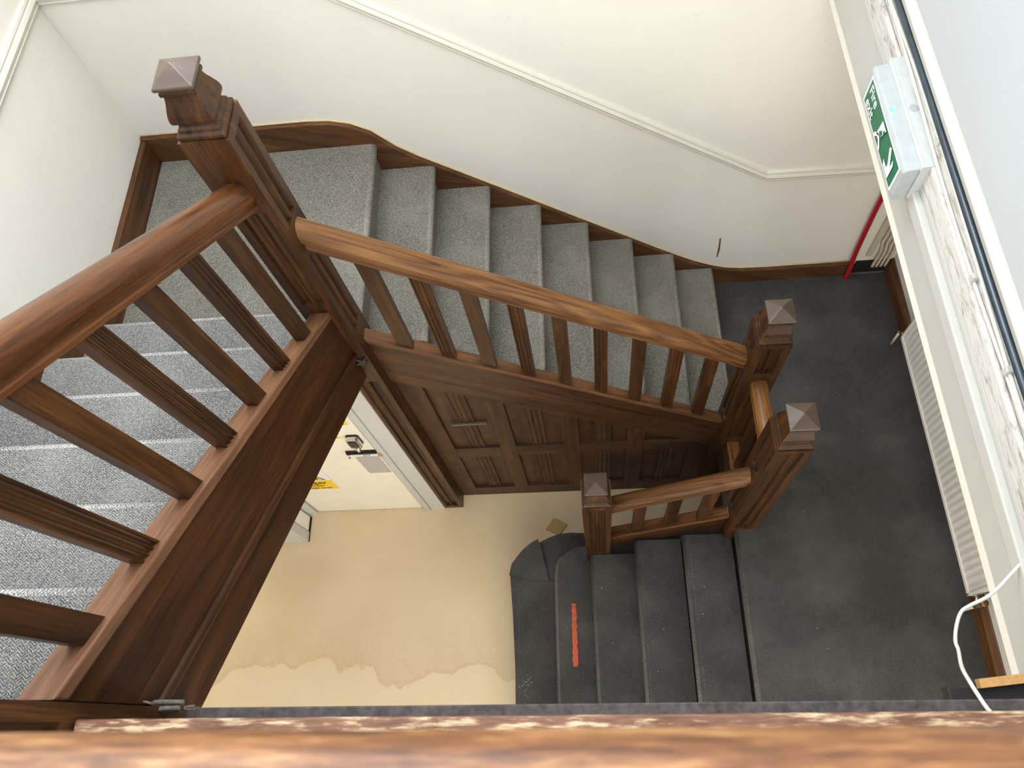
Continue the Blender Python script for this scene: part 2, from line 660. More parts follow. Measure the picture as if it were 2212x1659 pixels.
for zz in (0.22, 1.72):
    h_ = tube('hinge', [(-1.871, DY + 0.006, zz - 0.04), (-1.871, DY + 0.006, zz + 0.04)], 0.007, GREYP, d1, 8)
# barrel bolt, part of the door
bo = box('bolt', -1.305, -1.120, DY + 0.002, DY + 0.013, 1.140, 1.168, BLKPL, d1, 0.003)
tube('bolt_rod', [(-1.300, DY - 0.002, 1.154), (-1.112, DY - 0.002, 1.154)], 0.007, BLKPL, bo, 8)
tube('bolt_knob', [(-1.292, DY, 1.152), (-1.288, DY - 0.018, 1.128)], 0.006, CHROME, bo, 8)
box('bolt_keep', -1.128, -1.100, DY - 0.016, DY - 0.004, 1.128, 1.172, CHROME, bo, 0.002)
tube('thumb_turn', [(-1.205, DY + 0.012, 1.098), (-1.205, DY + 0.002, 1.098)], 0.019, WHITE, d1, 14)
# key safe
ks = empty('key_safe', (-1.205, DY + 0.012, 1.30), 'chrome key safe with black front on the store door above the bolt', 'key safe')


def rrect(cx, cz, hw, hh, r, n=4):
    out = []
    for sx, sz, a0 in ((1, 1, 0), (-1, 1, 90), (-1, -1, 180), (1, -1, 270)):
        for i in range(n + 1):
            a = math.radians(a0 + 90 * i / n)
            out.append((cx + sx * (hw - r) + r * math.cos(a), cz + sz * (hh - r) + r * math.sin(a)))
    return out


def slab_y(name, pts, y0, y1, mat, parent, bev=0.0):
    o = prism(name, pts, lambda p: (p[0], y0, p[1]), lambda p: (p[0], y1, p[1]), mat, parent)
    if bev:
        bevel(o, bev)
    return o


slab_y('backplate', rrect(-1.2, 1.335, 0.034, 0.062, 0.016), DY + 0.012, DY + 0.004, BLKPL, ks)
slab_y('case', rrect(-1.2, 1.335, 0.031, 0.058, 0.016), DY + 0.005, DY - 0.022, CHROME, ks, 0.004)
slab_y('front_cover', rrect(-1.2, 1.342, 0.021, 0.036, 0.006), DY - 0.020, DY - 0.026, BLKPL, ks)
tube('lock_stud', [(-1.2, DY - 0.006, 1.272), (-1.2, DY - 0.026, 1.262)], 0.015, CHROME, ks, 12)
tube('lock_stud', [(-1.202, DY - 0.010, 1.250), (-1.202, DY - 0.024, 1.238)], 0.010, CHROME, ks, 12)
gp = slab_y('metal_plate', [(-1.282, 0.78), (-1.150, 0.78), (-1.150, 1.062), (-1.282, 1.062)], DY + 0.0125, DY + 0.0105, GREYP, None)
tag(gp, 'plain grey plate fixed to the store door below the bolt', 'plate')

# warning signs on the door
MY = Matrix.Translation((0, DY + 0.0105, 0)) @ Matrix(((1, 0, 0, 0), (0, 0, -1, 0), (0, 1, 0, 0), (0, 0, 0, 1)))


def at(x, z, lift=0.0):
    return MY @ Matrix.Translation((x, z, lift))


ds = empty('warning_sign', (-1.69, DY + 0.01, 0.51), 'yellow and white danger cylinder storage area sign low on the door', 'sign')
poly('sign_board', [(-1.83, 0.512), (-1.545, 0.512), (-1.545, 0.935), (-1.83, 0.935)], at(0, 0), SIGNW, ds, 0.0015)
yp = poly('yellow_panel', [(-1.826, 0.516), (-1.549, 0.516), (-1.549, 0.690), (-1.826, 0.690)], at(0, 0, 0.0016), YEL, ds)
tb = poly('triangle_border', [(-1.80, 0.700), (-1.575, 0.700), (-1.6875, 0.905)], at(0, 0, 0.0016), SIGNK, ds)
poly('triangle_field', [(-1.787, 0.708), (-1.588, 0.708), (-1.6875, 0.888)], at(0, 0, 0.0024), YEL, tb)
poly('cylinder_symbol', [(-1.735, 0.730), (-1.725, 0.722), (-1.665, 0.780), (-1.660, 0.796), (-1.676, 0.792)], at(0, 0, 0.0032), SIGNK, tb)
poly('flame_symbol', [(-1.640, 0.716), (-1.618, 0.716), (-1.612, 0.730), (-1.622, 0.748), (-1.626, 0.736), (-1.634, 0.756), (-1.646, 0.734)], at(0, 0, 0.0032), SIGNK, tb)
text_mesh('lettering', 'Danger', 0.068, SIGNK, at(-1.6875, 0.622, 0.0026), yp, 'CENTER', 0.98)
text_mesh('lettering', 'Cylinder', 0.040, SIGNK, at(-1.6875, 0.577, 0.0026), yp, 'CENTER', 1.0)
text_mesh('lettering', 'storage area', 0.040, SIGNK, at(-1.6875, 0.534, 0.0026), yp, 'CENTER', 1.0)
us = empty('warning_sign', (-1.69, DY + 0.01, 0.94), 'yellow bottom strip of the sign just above the danger sign', 'sign')
poly('sign_board', [(-1.83, 0.940), (-1.545, 0.940), (-1.545, 1.28), (-1.83, 1.28)], at(0, 0), SIGNW, us, 0.0015)
poly('yellow_panel', [(-1.826, 0.946), (-1.549, 0.946), (-1.549, 1.05), (-1.826, 1.05)], at(0, 0, 0.0016), YEL, us)
poly('yellow_panel', [(-1.30, 1.345), (-1.262, 1.365), (-1.30, 1.385)], at(0, 0, 0.0), YEL, us)
ts = empty('warning_sign', (-1.3, DY + 0.01, 1.53), 'yellow store sign high on the door above the key safe', 'sign')
poly('sign_board', [(-1.44, 1.530), (-1.158, 1.530), (-1.158, 1.80), (-1.44, 1.80)], at(0, 0), SIGNW, ts, 0.0015)
yp2 = poly('yellow_panel', [(-1.436, 1.536), (-1.166, 1.536), (-1.166, 1.625), (-1.436, 1.625)], at(0, 0, 0.0016), YEL, ts)
text_mesh('lettering', 'ing', 0.062, SIGNK, at(-1.200, 1.580, 0.0026), yp2, 'RIGHT')
text_mesh('lettering', 'store', 0.034, SIGNK, at(-1.186, 1.545, 0.0026), yp2, 'RIGHT')

# lower left jamb in front of the door ---------------------------------------
t1 = struct(box('trim_1', -2.30, -1.935, 1.146, 1.166, 0.0, 2.1, WHITE, None, 0.004))
t2 = struct(box('trim_2', -1.936, -1.915, 1.150, 1.215, 0.0, 2.1, WHITE, None, 0.003))
t3 = struct(box('trim_3', -1.93, -1.922, 1.222, 1.318, 0.0, 2.1, WALL))
t4 = struct(box('baseboard_jamb', -1.922, -1.912, 1.150, 1.318, 0.0, 0.012, BLACK))

# ------------------------------------------------------------------ stairs


def step_profile(nose, back, ztop, zbot, over=0.022, r=0.020, drop=0.16):
    """outline in (s, z): s grows towards the nosing"""
    pts = [(back, ztop)]
    for i in range(7):
        a = math.radians(90 - 180 * i / 6)
        pts.append((nose - r + r * math.cos(a), ztop - r + r * math.sin(a)))
    pts += [(nose - over, ztop - 2 * r - 0.006), (nose - over, ztop - drop), (nose - over, zbot), (back, zbot)]
    return pts


def worn_lit_nose(o, mat, n=7):  # lighter nosing faces: worn pile, and a painted highlight on the grey flights
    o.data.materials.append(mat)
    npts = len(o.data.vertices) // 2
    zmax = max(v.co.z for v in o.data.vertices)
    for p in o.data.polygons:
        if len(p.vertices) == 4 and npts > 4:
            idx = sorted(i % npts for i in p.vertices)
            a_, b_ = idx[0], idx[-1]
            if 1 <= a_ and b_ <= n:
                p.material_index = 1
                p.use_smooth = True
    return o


# quarter landing (upper left)
ql = empty('stair_landing', (-1.4, 1.9, ZQ), 'grey fleck carpeted quarter landing in the upper left corner', 'landing')
pts = step_profile(X0, XL + T, ZQ, ZQ - 0.20)
worn_lit_nose(prism('carpet', pts, lambda p: (p[0], 1.40, p[1]), lambda p: (p[0], YB - T, p[1]), CP_Y, ql), CP_YN)
box('floor_board', XL + T, X0 - 0.03, 1.38, YB - T, ZQ - 0.26, ZQ - 0.201, DARKV, ql)

# far flight, descending to the right along the back wall
ff = empty('stair_flight', (0.0, 1.9, ZL), 'grey carpeted flight descending to the right along the back wall', 'stairs')
for k in range(1, 8):
    xn = X0 + k * GF
    z = ZQ - k * RF
    pts = step_profile(xn, xn - GF - 0.022, z, z - RF if k == 7 else z - RF - 0.03)
    pts = [(a, b) for a, b in pts]
    worn_lit_nose(prism('step', pts, lambda p: (p[0], 1.446, p[1]), lambda p: (p[0], YB - T, p[1]), CP_Y, ff), CP_YN)
# outer string
FS0, FS1 = (N1[0] + NS / 2, 2.315), (N2[0] - NS / 2, 1.240)
FB0, FB1 = (N1[0] + NS / 2, 1.895), (N2[0] - NS / 2, 0.868)


def fstr(name, dz0, dz1, y0, y1, mat, parent):
    a = [(FS0[0], FS0[1] + dz0), (FS1[0], FS1[1] + dz0)]
    b = [(FB1[0], FB1[1] + dz1), (FB0[0], FB0[1] + dz1)]
    return prism(name, a + b, lambda p: (p[0], y0, p[1]), lambda p: (p[0], y1, p[1]), mat, parent)


bevel(fstr('outer_string', -0.012, 0.0, 1.404, 1.436, W_FAR, ff), 0.002)
a = [(FS0[0], FS0[1] - 0.030), (FS1[0], FS1[1] - 0.030), (FS1[0], FS1[1]), (FS0[0], FS0[1])]
bevel(prism('string_capping', a, lambda p: (p[0], 1.394, p[1]), lambda p: (p[0], 1.447, p[1]), CAPF, ff), 0.004)
# wall string along the back wall with easings
ws = [(XL, 2.495), (-1.14, 2.493), (-1.04, 2.484), (-0.96, 2.460), (-0.88, 2.408), (-0.79, 2.300), (-0.70, 2.222), (-0.525, 2.090), (0.01, 1.683), (0.511, 1.304), (0.64, 1.216), (0.74, 1.160), (0.83, 1.124), (0.92, 1.108), (1.05, 1.102), (1.535, 1.102)]
low = [(1.535, ZL - 0.02), (0.60, ZL - 0.02), (-0.95, 2.02), (XL, 2.05)]
struct(bevel(prism('baseboard_back', ws + low, lambda p: (p[0], YB - T, p[1]), lambda p: (p[0], YB + 0.001, p[1]), W_SKY), 0.004, 2))
bead = [(x, YB - 0.003, z + 0.002) for x, z in ws]
v, f = tubev(bead, 0.0045, 6)
struct(add('trim_paint_bead', v, f, BEAD, None, None, True))

# left flight, rising towards the camera
lf = empty('stair_flight', (-1.4, 0.7, ZQ), 'pale grey carpeted flight rising along the left wall behind thick balusters', 'stairs')
for k in range(1, 7):
    yn = YL0 - (k - 1) * GL_
    z = ZQ + k * RL_
    pts = []
    r = 0.018
    pts.append((yn - GL_ - 0.0, z))
    for i in range(7):
        a_ = math.radians(90 - 180 * i / 6)
        pts.append((yn - r + r * math.cos(a_), z - r + r * math.sin(a_)))
    pts += [(yn - 0.022, z - 2 * r - 0.006), (yn - 0.022, z - RL_ - 0.02), (yn - GL_, z - RL_ - 0.02)]
    worn_lit_nose(prism('step', pts, lambda p: (XL + T, p[0], p[1]), lambda p: (N1[0] - 0.035, p[0], p[1]), CP_X, lf), CP_XN)
LS = 0.748


def lz(y, z0):
    return z0 + (1.3495 - y) * LS


def lstr(name, zt, zb, x0, x1, mat, parent, ya=1.3495, yb=0.046):
    pts = [(ya, lz(ya, zt)), (yb, lz(yb, zt)), (yb, lz(yb, zb)), (ya, lz(ya, zb))]
    return prism(name, pts, lambda p: (x0, p[0], p[1]), lambda p: (x1, p[0], p[1]), mat, parent)


bevel(lstr('outer_string', 2.59, 2.262, -0.952, -0.905, W_LEFT, lf), 0.002)
bevel(lstr('string_capping', 2.606, 2.566, -0.965, -0.896, CAPL, lf), 0.005)
bevel(lstr('lower_moulding', 2.286, 2.250, -0.962, -0.894, W_LEFT, lf), 0.008, 3)
bevel(lstr('apron', 2.256, 2.06, -0.985, -0.920, W_LEFT, lf), 0.003)
lstr('soffit', 2.10, 2.07, XL + T, -0.97, WALL, lf, 1.3495, 0.0)
# wall string on the left wall
wsl = [(YB - T, 2.487), (1.60, 2.487), (1.52, 2.515)] + [(y, ZQ + 0.145 + (1.4211 + 0.16 - y) * RL_ / GL_) for y in (1.42, 1.2, 0.8, 0.4, 0.05)]
wsl += [(0.05, 3.20), (1.42, 2.2), (1.5, 2.1), (YB - T, 2.1)]
struct(bevel(prism('baseboard_left', wsl, lambda p: (XL - 0.001, p[0], p[1]), lambda p: (XL + T, p[0], p[1]), W_SKX), 0.004))

# lower landing
ll = empty('stair_landing', (1.2, 1.0, ZL), 'dark charcoal carpeted half landing beneath the overhang', 'landing')
pts = step_profile(-XB0, -(XR - 0.001), ZL, ZL - 0.16, over=0.034)
pts = [(-p[0], p[1]) for p in pts]
worn_lit_nose(prism('carpet', pts, lambda p: (p[0], -0.42, p[1]), lambda p: (p[0], 0.905, p[1]), CH, ll), CHN)
box('carpet', 0.775, XR - 0.001, 0.905, YB - T, ZL - 0.16, ZL, CH, ll)
box('floor_board', 0.77, XR - 0.001, -0.42, YB - T, ZL - 0.24, ZL - 0.161, DARKV, ll)
box('nosing_board', 0.705, 0.775, 1.045, 1.345, ZL - 0.20, ZL - 0.004, W_Y, ll)
# skirting on the right wall, in two lengths either side of the radiator
skp = [(0, 0), (0.026, 0), (0.026, 0.085), (0.018, 0.098), (0.008, 0.108), (0, 0.112)]
struct(bevel(prism('baseboard_right', skp, lambda p: (XR - p[0], YB, ZL + p[1]), lambda p: (XR - p[0], -0.4, ZL + p[1]), W_SKX), 0.002))
struct(box('baseboard_gap', 1.56, XR - 0.03, YB - 0.012, YB, ZL, ZL + 0.104, BLACK))

# bottom flight, descending to the left into the hall
bf = empty('stair_flight', (0.1, 0.4, 0.0), 'charcoal carpeted flight descending to the left onto the beige floor', 'stairs')
ends = {1: 0.922, 2: 0.938, 3: 0.900}
for k in (1, 2, 3):
    xn = XB0 - k * GB
    z = ZL - k * RB
    pts = step_profile(-xn, -(xn + GB + 0.010), z, z - RB - 0.01, over=0.034, r=0.017)
    box('sub_tread', xn + 0.05, xn + GB + 0.05, -0.42, ends[k], z - 0.07, z - 0.045, DARKV, bf)
    pts = [(-p[0], p[1]) for p in pts]
    worn_lit_nose(prism('step', pts, lambda p: (p[0], -0.42, p[1]), lambda p: (p[0], ends[k], p[1]), CH, bf), CHN)
# bare dark ends of the treads under the low string
for k in (1, 2, 3):
    xn = XB0 - k * GB
    z = ZL - k * RB - 0.012
    box('tread_end', xn + 0.01, xn + GB + 0.02, ends[k] + 0.001, 1.0 if k > 1 else 0.99, z - RB, z, DARKV, bf)


def outline_step(name, edge, z, thick, mat, parent, back=0.12, r=0.018):
    """edge: nosing line from the near end round to the string, at tread level"""
    pts = [(e[0], e[1]) for e in edge]
    n = len(pts)
    cx = sum(p[0] for p in pts) / n
    cy = sum(p[1] for p in pts) / n
    lv = []
    for i in range(7):
        a_ = math.radians(90 - 180 * i / 6)
        lv.append((r * (1 - math.cos(a_)), z - r + r * math.sin(a_)))
    lv += [(0.02, z - 2 * r - 0.004), (0.02, z - thick)]
    v, f = [], []
    closed = pts + [(back, pts[-1][1]), (back, pts[0][1])]
    m = len(closed)
    # inward normals
    nor = []
    for i in range(n):
        p0, p1 = Vector(pts[max(i - 1, 0)]), Vector(pts[min(i + 1, n - 1)])
        t = (p1 - p0).normalized()
        nor.append(Vector((t.y, -t.x)))
    for ins, zz in lv:
        for i in range(m):
            if i < n:
                p = Vector(closed[i]) + nor[i] * ins
            else:
                p = Vector(closed[i])
            v.append((p.x, p.y, zz))
    for j in range(len(lv) - 1):
        for i in range(m):
            q = (i + 1) % m
            f.append((j * m + i, j * m + q, (j + 1) * m + q, (j + 1) * m + i))
    f.append(tuple(range(m)))
    f.append(tuple(range(len(lv) * m - 1, (len(lv) - 1) * m - 1, -1)))
    o = add(name, v, f, mat, parent)
    o.data.materials.append(CHN)
    for p in o.data.polygons:
        zz = [o.data.vertices[i].co.z for i in p.vertices]
        if len(zz) == 4 and min(zz) > z - r * 1.7 and max(zz) - min(zz) > 1e-4:
            p.material_index = 1
            p.use_smooth = True
    return o


Z4, Z5 = ZL - 4 * RB, ZL - 5 * RB
e4 = [(-0.249, -0.42), (-0.249, 0.2), (-0.247, 0.80), (-0.243, 0.86), (-0.230, 0.905), (-0.205, 0.935), (-0.173, 0.958), (-0.135, 0.978), (-0.10, 0.990), (-0.055, 0.996), (0.0, 0.996)]
e5 = [(-0.474, -0.42), (-0.474, 0.1), (-0.472, 0.70), (-0.465, 0.82), (-0.445, 0.92), (-0.405, 1.0), (-0.345, 1.058), (-0.284, 1.088), (-0.225, 1.108), (-0.15, 1.116), (-0.06, 1.110), (0.0, 1.10)]
outline_step('bullnose_step', e4, Z4, RB + 0.004, CH, bf, 0.0)
outline_step('curtail_step', e5, Z5, Z5, CH, bf, 0.0)
# loose carpet pieces on the curtail step
fl = add('carpet_flap', *(lambda P, th: (
    [(x, y, z) for x, y, z in P] + [(x, y, z - th) for x, y, z in P],
    [tuple(range(len(P))), tuple(range(2 * len(P) - 1, len(P) - 1, -1))] + [(i, (i + 1) % len(P), len(P) + (i + 1) % len(P), len(P) + i) for i in range(len(P))]))(
    [(-0.488, 0.812, Z5 + 0.011), (-0.534, 0.86, Z5 + 0.006), (-0.518, 0.925, Z5 + 0.010), (-0.486, 0.965, Z5 + 0.016), (-0.448, 1.008, Z5 + 0.022), (-0.398, 1.046, Z5 + 0.028), (-0.350, 1.072, Z5 + 0.034), (-0.330, 1.02, Z5 + 0.030), (-0.312, 0.93, Z5 + 0.022), (-0.288, 0.815, Z5 + 0.011)], 0.007), CH, bf)
patch = [(-0.500, -0.42), (-0.500, 0.30), (-0.512, 0.62), (-0.528, 0.862), (-0.488, 0.814), (-0.245, 0.812), (-0.245, -0.42)]
prism('carpet_strip', patch, lambda p: (p[0], p[1], Z5 + 0.001), lambda p: (p[0], p[1], Z5 + 0.0085), CH, bf)

# ------------------------------------------------------------------ newel posts
CAPP = [(0.058, 0.0), (0.064, 0.003), (0.064, 0.012), (0.057, 0.018), (0.055, 0.026), (0.049, 0.030), (0.047, 0.040), (0.056, 0.044), (0.058, 0.052), (0.0565, 0.064),
        (0.051, 0.080), (0.045, 0.095), (0.0415, 0.106), (0.041, 0.112), (0.046, 0.114), (0.046, 0.123), (0.042, 0.125), (0.042, 0.133)]


def newel(label, xy, zb, zt, zapex, flutes, cap_h=None, mat=W_Z):
    e = empty('newel_post', (xy[0], xy[1], zb), label, 'newel post', 'square oak newel posts with pyramid caps')
    v, f = column(NS / 2, NS / 2, zb, zt, flutes, chan(2, -0.62, 0.62, 7), 0.018)
    sh = add('shaft', v, f, mat, e, (xy[0], xy[1], 0))
    total = zapex - zt
    ch = total - 0.040
    sc = ch / 0.133
    prof = [(h, z * sc) for h, z in CAPP]
    v, f = rings(prof)
    co = add('collar', v, f, mat, e, (xy[0], xy[1], zt))
    bevel(co, 0.002)
    v, f = rings([(0.040, 0.0), (0.0505, 0.0), (0.0515, 0.008), (0.0495, 0.011), (0.0, 0.042)])
    ca = add('pyramid_cap', v, f, CAPM, e, (xy[0], xy[1], zapex - 0.042))
    bevel(ca, 0.0015)
    return e


newel('tall oak newel post at the quarter landing with both handrails meeting it', N1, 0.0, 3.462, 3.652,
      {0: [(2.66, 3.17), (0.05, 2.02)], 1: [(3.06, 3.435), (2.40, 2.90)]})
newel('oak newel post at the foot of the back flight, farther of the landing pair', N2, 0.2, 2.150, 2.335,
      {0: [(1.90, 2.125), (1.13, 1.78)], 3: [(2.02, 2.125), (1.30, 1.86)]})
newel('oak newel post at the landing corner heading the bottom flight', N3, 0.66, 2.172, 2.372,
      {0: [(1.03, 2.145)], 3: [(1.78, 2.145), (1.16, 1.62)]})
newel('short oak newel post on the lower steps by the bullnose', N4, ZL - 4 * RB, 1.482, 1.672,
      {0: [(0.53, 1.450)], 3: [(0.45, 1.450)], 1: [(0.86, 1.20)]})
newel('oak newel post at the top of the left flight, cut by the frame', (-0.930, -0.026), 3.10, 4.60, 4.79,
      {1: [(3.60, 4.2)]})

# ------------------------------------------------------------------ handrails and balusters
RAILP = [(-0.018, -0.060), (-0.030, -0.060), (-0.031, -0.049), (-0.024, -0.044), (-0.024, -0.036), (-0.031, -0.031), (-0.036, -0.018), (-0.0375, -0.002),
         (-0.034, 0.012), (-0.027, 0.022), (-0.016, 0.029), (0.0, 0.031)]
RAILP = RAILP + [(-x, z) for x, z in reversed(RAILP[:-1])]


def rail(name, mat, parent, fa, fb):
    o = prism(name, RAILP, fa, fb, mat, parent)
    for p in o.data.polygons:
        p.use_smooth = len(p.vertices) == 4
    try:
        o.data.set_sharp_from_angle(angle=math.radians(32))
    except Exception:
        pass
    return o


BP, BF_ = None, None
BW, BT = 0.056, 0.030


def baluster_mesh(name, h, fluted, axis, slope):
    """axis 'x': wide along x (faces -Y/+Y); 'y': wide along y (faces +X/-X)"""
    hx, hy = (BW / 2, BT / 2) if axis == 'x' else (BT / 2, BW / 2)
    fl_ = {}
    if fluted:
        iv = [(0.002, h - 0.002)]
        fl_ = {0: iv, 2: iv} if axis == 'x' else {1: iv, 3: iv}
    sh = (slope, 0) if axis == 'x' else (0, slope)
    v, f = column(hx, hy, 0.0, h, fl_, chan(3, -0.86, 0.86, 6), 0.007, sh)
    o = add(name, v, f, W_Z, None)
    me = o.data
    bpy.data.objects.remove(o)
    return me


# left balustrade
lb = empty('balustrade', (-0.93, 0.7, 2.6), 'thick oak handrail and balusters of the left flight nearest the viewer', 'balustrade')
LR = 3.266


def lrail(y):
    return LR + (1.3495 - y) * 0.748


rail('handrail', R_LEFT, lb, lambda p: (N1[0] + p[0], 1.3495, lrail(1.3495) + p[1] * 1.25), lambda p: (N1[0] + p[0], 0.045, lrail(0.045) + p[1] * 1.25))
hL = (LR - 0.06 * 1.25) - 2.606 + 0.012
mp_ = baluster_mesh('baluster_plain', hL, False, 'y', -0.748)
mf_ = baluster_mesh('baluster_fluted', hL, True, 'y', -0.748)
for i in range(7):
    y = 1.188 - i * 0.1705
    o = link('baluster', mf_ if i % 2 else mp_, lb, (N1[0] + 0.004, y, lz(y, 2.606) - 0.004))
# far balustrade
fb = empty('balustrade', (0.0, 1.42, 1.8), 'long oak handrail and balusters beside the back flight', 'balustrade')
FR0, FR1 = (N1[0] + NS / 2, 2.999), (N2[0] - NS / 2, 1.943)
fsl = (FR1[1] - FR0[1]) / (FR1[0] - FR0[0])
rail('handrail', R_FAR, fb, lambda p: (FR0[0], 1.418 + p[0], FR0[1] + p[1] * 1.22), lambda p: (FR1[0], 1.418 + p[0], FR1[1] + p[1] * 1.22))
fss = (FS1[1] - FS0[1]) / (FS1[0] - FS0[0])
hF = (FR0[1] - 0.06 * 1.22) - FS0[1] + 0.012
mpf = baluster_mesh('baluster_plain_far', hF, False, 'x', fss)
mff = baluster_mesh('baluster_fluted_far', hF, True, 'x', fss)
for i in range(9):
    x = -0.716 + i * 0.1570
    link('baluster', mff if i % 2 else mpf, fb, (x, 1.418, FS0[1] + (x - FS0[0]) * fss - 0.003))
# low balustrade between the landing corner and the short newel
bb = empty('balustrade', (0.38, 0.97, 0.9), 'short sloping oak balustrade of the bottom flight between two newels', 'balustrade')
LX0, LX1 = N4[0] + NS / 2, N3[0] - NS / 2
LZ1 = 1.682
lsl = 0.640
LZ0 = LZ1 - lsl * (LX1 - LX0)
rail('handrail', R_LOW, bb, lambda p: (LX1, 0.972 + p[0], LZ1 + p[1] * 1.2), lambda p: (LX0, 0.972 + p[0], LZ0 + p[1] * 1.2))
SZ1 = 1.105
SZ0 = SZ1 - lsl * (LX1 - LX0)
a = [(LX0, SZ0 - 0.03), (LX1, SZ1 - 0.03), (LX1, SZ1), (LX0, SZ0)]
bevel(prism('string_capping', a, lambda p: (p[0], 0.940, p[1]), lambda p: (p[0], 1.002, p[1]), R_LOW, bb), 0.004)
a = [(LX0, SZ0 - 0.26), (LX1, SZ1 - 0.26), (LX1, SZ1 - 0.02), (LX0, SZ0 - 0.02)]
prism('outer_string', a, lambda p: (p[0], 0.952, p[1]), lambda p: (p[0], 0.990, p[1]), W_LOW, bb)
hB = (LZ1 - 0.06 * 1.2) - SZ1 + 0.012
mpb = baluster_mesh('baluster_plain_low', hB, False, 'x', lsl)
mfb = baluster_mesh('baluster_fluted_low', hB, True, 'x', lsl)
for i, x in enumerate((0.232, 0.394, 0.552)):
    link('baluster', mfb if i == 1 else mpb, bb, (x, 0.972, SZ0 + (x - LX0) * lsl - 0.003))
# level rail between the landing newels
sb = empty('balustrade', (0.745, 1.19, 1.1), 'short level oak rail joining the two landing newels', 'balustrade')
rail('handrail', R_Y, sb, lambda p: (0.745 + p[0], N2[1] - NS / 2, 1.800 + p[1]), lambda p: (0.745 + p[0], N3[1] + NS / 2, 1.800 + p[1]))
bevel(box('bottom_rail', 0.716, 0.774, N3[1] + NS / 2, N2[1] - NS / 2, 1.045, 1.080, R_Y, sb), 0.003)
mps = baluster_mesh('baluster_plain_landing', 0.675, False, 'y', 0.0)
link('baluster', mps, sb, (0.745, 1.19, 1.076))
# near balustrade in the foreground
nb = empty('balustrade', (0.0, -0.03, ZC), 'blurred oak handrail running across the bottom of the picture', 'balustrade')
rail('handrail', R_X, nb, lambda p: (-0.86, -0.038 + p[0], 4.395 + p[1]), lambda p: (XO, -0.038 + p[0], 4.395 + p[1]))
bevel(box('base_capping', -0.858, XO, -0.085, 0.0175, 3.535, 3.570, WORN, nb), 0.004)
mpn = baluster_mesh('baluster_plain_near', 0.77, False, 'x', 0.0)
for i in range(5):
    link('baluster', mpn, nb, (-0.60 + i * 0.34, -0.038, 3.568))
tube('rail_plug', [(0.203, -0.0125, 4.409), (0.203, -0.0085, 4.4125)], 0.0085, plain('dark_wood_plug', (86, 56, 40), 0.4), nb, 18)

# upper landing slab with its fascia
ul = empty('stair_landing', (0.0, -0.9, ZC), 'upper landing floor edge at the bottom of the picture', 'landing')
box('floor_slab', XL + 0.002, XO - 0.012, -2.2, -0.002, 3.27, ZC, CP_X, ul)
box('nosing', XL + T, -1.0, -0.002, 0.044, 3.478, ZC, CP_X, ul, 0.008)
box('fascia', -0.862, XO - 0.012, -0.002, 0.006, 3.20, 3.536, W_X, ul)
bevel(box('fascia_moulding', -0.82, 0.765, 0.006, 0.0405, 3.262, 3.290, DUSTY, ul), 0.003)

# ------------------------------------------------------------------ panelling under the far flight
pn = empty('panelling', (-0.1, 1.43, 0.0), 'dark oak panelling under the back flight with fluted centre strips', 'panelling')
PY = 1.432


def ztop(x):
    return FB0[1] + (x - FB0[0]) * (FB1[1] - FB0[1]) / (FB1[0] - FB0[0]) + 0.01


def quadxz(name, pts, y0, y1, mat, parent, bev=0.0):
    o = prism(name, pts, lambda p: (p[0], y0, p[1]), lambda p: (p[0], y1, p[1]), mat, parent)
    if bev:
        bevel(o, bev)
    return o


XA, XZ = N1[0] + NS / 2, N2[0] - NS / 2
quadxz('backing', [(XA, 0), (XZ, 0), (XZ, ztop(XZ)), (XA, ztop(XA))], PY + 0.030, PY + 0.045, DARKV, pn)
STL = [(XA, -0.754), (-0.495, -0.406), (-0.139, -0.051), (0.209, 0.304), (0.562, XZ)]
for a_, b_ in STL:
    quadxz('stile', [(a_, 0.0), (b_, 0.0), (b_, ztop(b_)), (a_, ztop(a_))], PY, PY + 0.03, W_PAN, pn, 0.002)
for (a0, a1), (b0, b1) in zip(STL[:-1], STL[1:]):
    x0, x1 = a1, b0
    quadxz('rail', [(x0, 0.0), (x1, 0.0), (x1, 0.150), (x0, 0.150)], PY, PY + 0.03, W_PANX, pn, 0.002)
    if ztop(x1) > 0.80:
        quadxz('rail', [(x0, 0.760), (x1, 0.760), (x1, min(0.905, ztop(x1))), (x0, 0.905)], PY + 0.0005, PY + 0.03, W_PANX, pn, 0.002)
    if ztop(x1) - 0.075 > 0.93:
        quadxz('rail', [(x0, ztop(x0) - 0.075), (x1, ztop(x1) - 0.075), (x1, ztop(x1)), (x0, ztop(x0))], PY + 0.001, PY + 0.03, W_PANX, pn, 0.002)
    xm = (x0 + x1) / 2
    spans = [(0.150, 0.150, 0.760, 0.760)]
    if ztop(x1) - 0.075 > 0.93:
        spans.append((0.905, 0.905, ztop(x0) - 0.075, ztop(x1) - 0.075))
    else:
        quadxz('panel', [(x0, 0.905), (x1, 0.905), (x1, max(0.906, ztop(x1) - 0.005)), (x0, ztop(x0) - 0.005)], PY + 0.019, PY + 0.030, W_PAN, pn)
    for zb0, zb1, zt0, zt1 in spans:
        quadxz('panel', [(x0, zb0), (x1, zb1), (x1, zt1), (x0, zt0)], PY + 0.019, PY + 0.030, W_PAN, pn)
        ztm = (zt0 + zt1) / 2
        sl_ = (zt1 - zt0) / (x1 - x0)
        v, f = column(0.042, 0.006, 0.0, ztm - zb0, {0: [(0.002, ztm - zb0 - 0.002)]}, chan(3, -0.94, 0.94, 6), 0.006)
        v = [(x + xm, y + PY + 0.014, z + zb0 + (sl_ * x if z > 0.2 else 0)) for x, y, z in v]
        add('fluted_strip', v, f, W_PAN, pn)
    quadxz('sill', [(x0, 0.150), (x1, 0.150), (x1, 0.158), (x0, 0.158)], PY - 0.001, PY + 0.025, W_PANX, pn, 0.002)
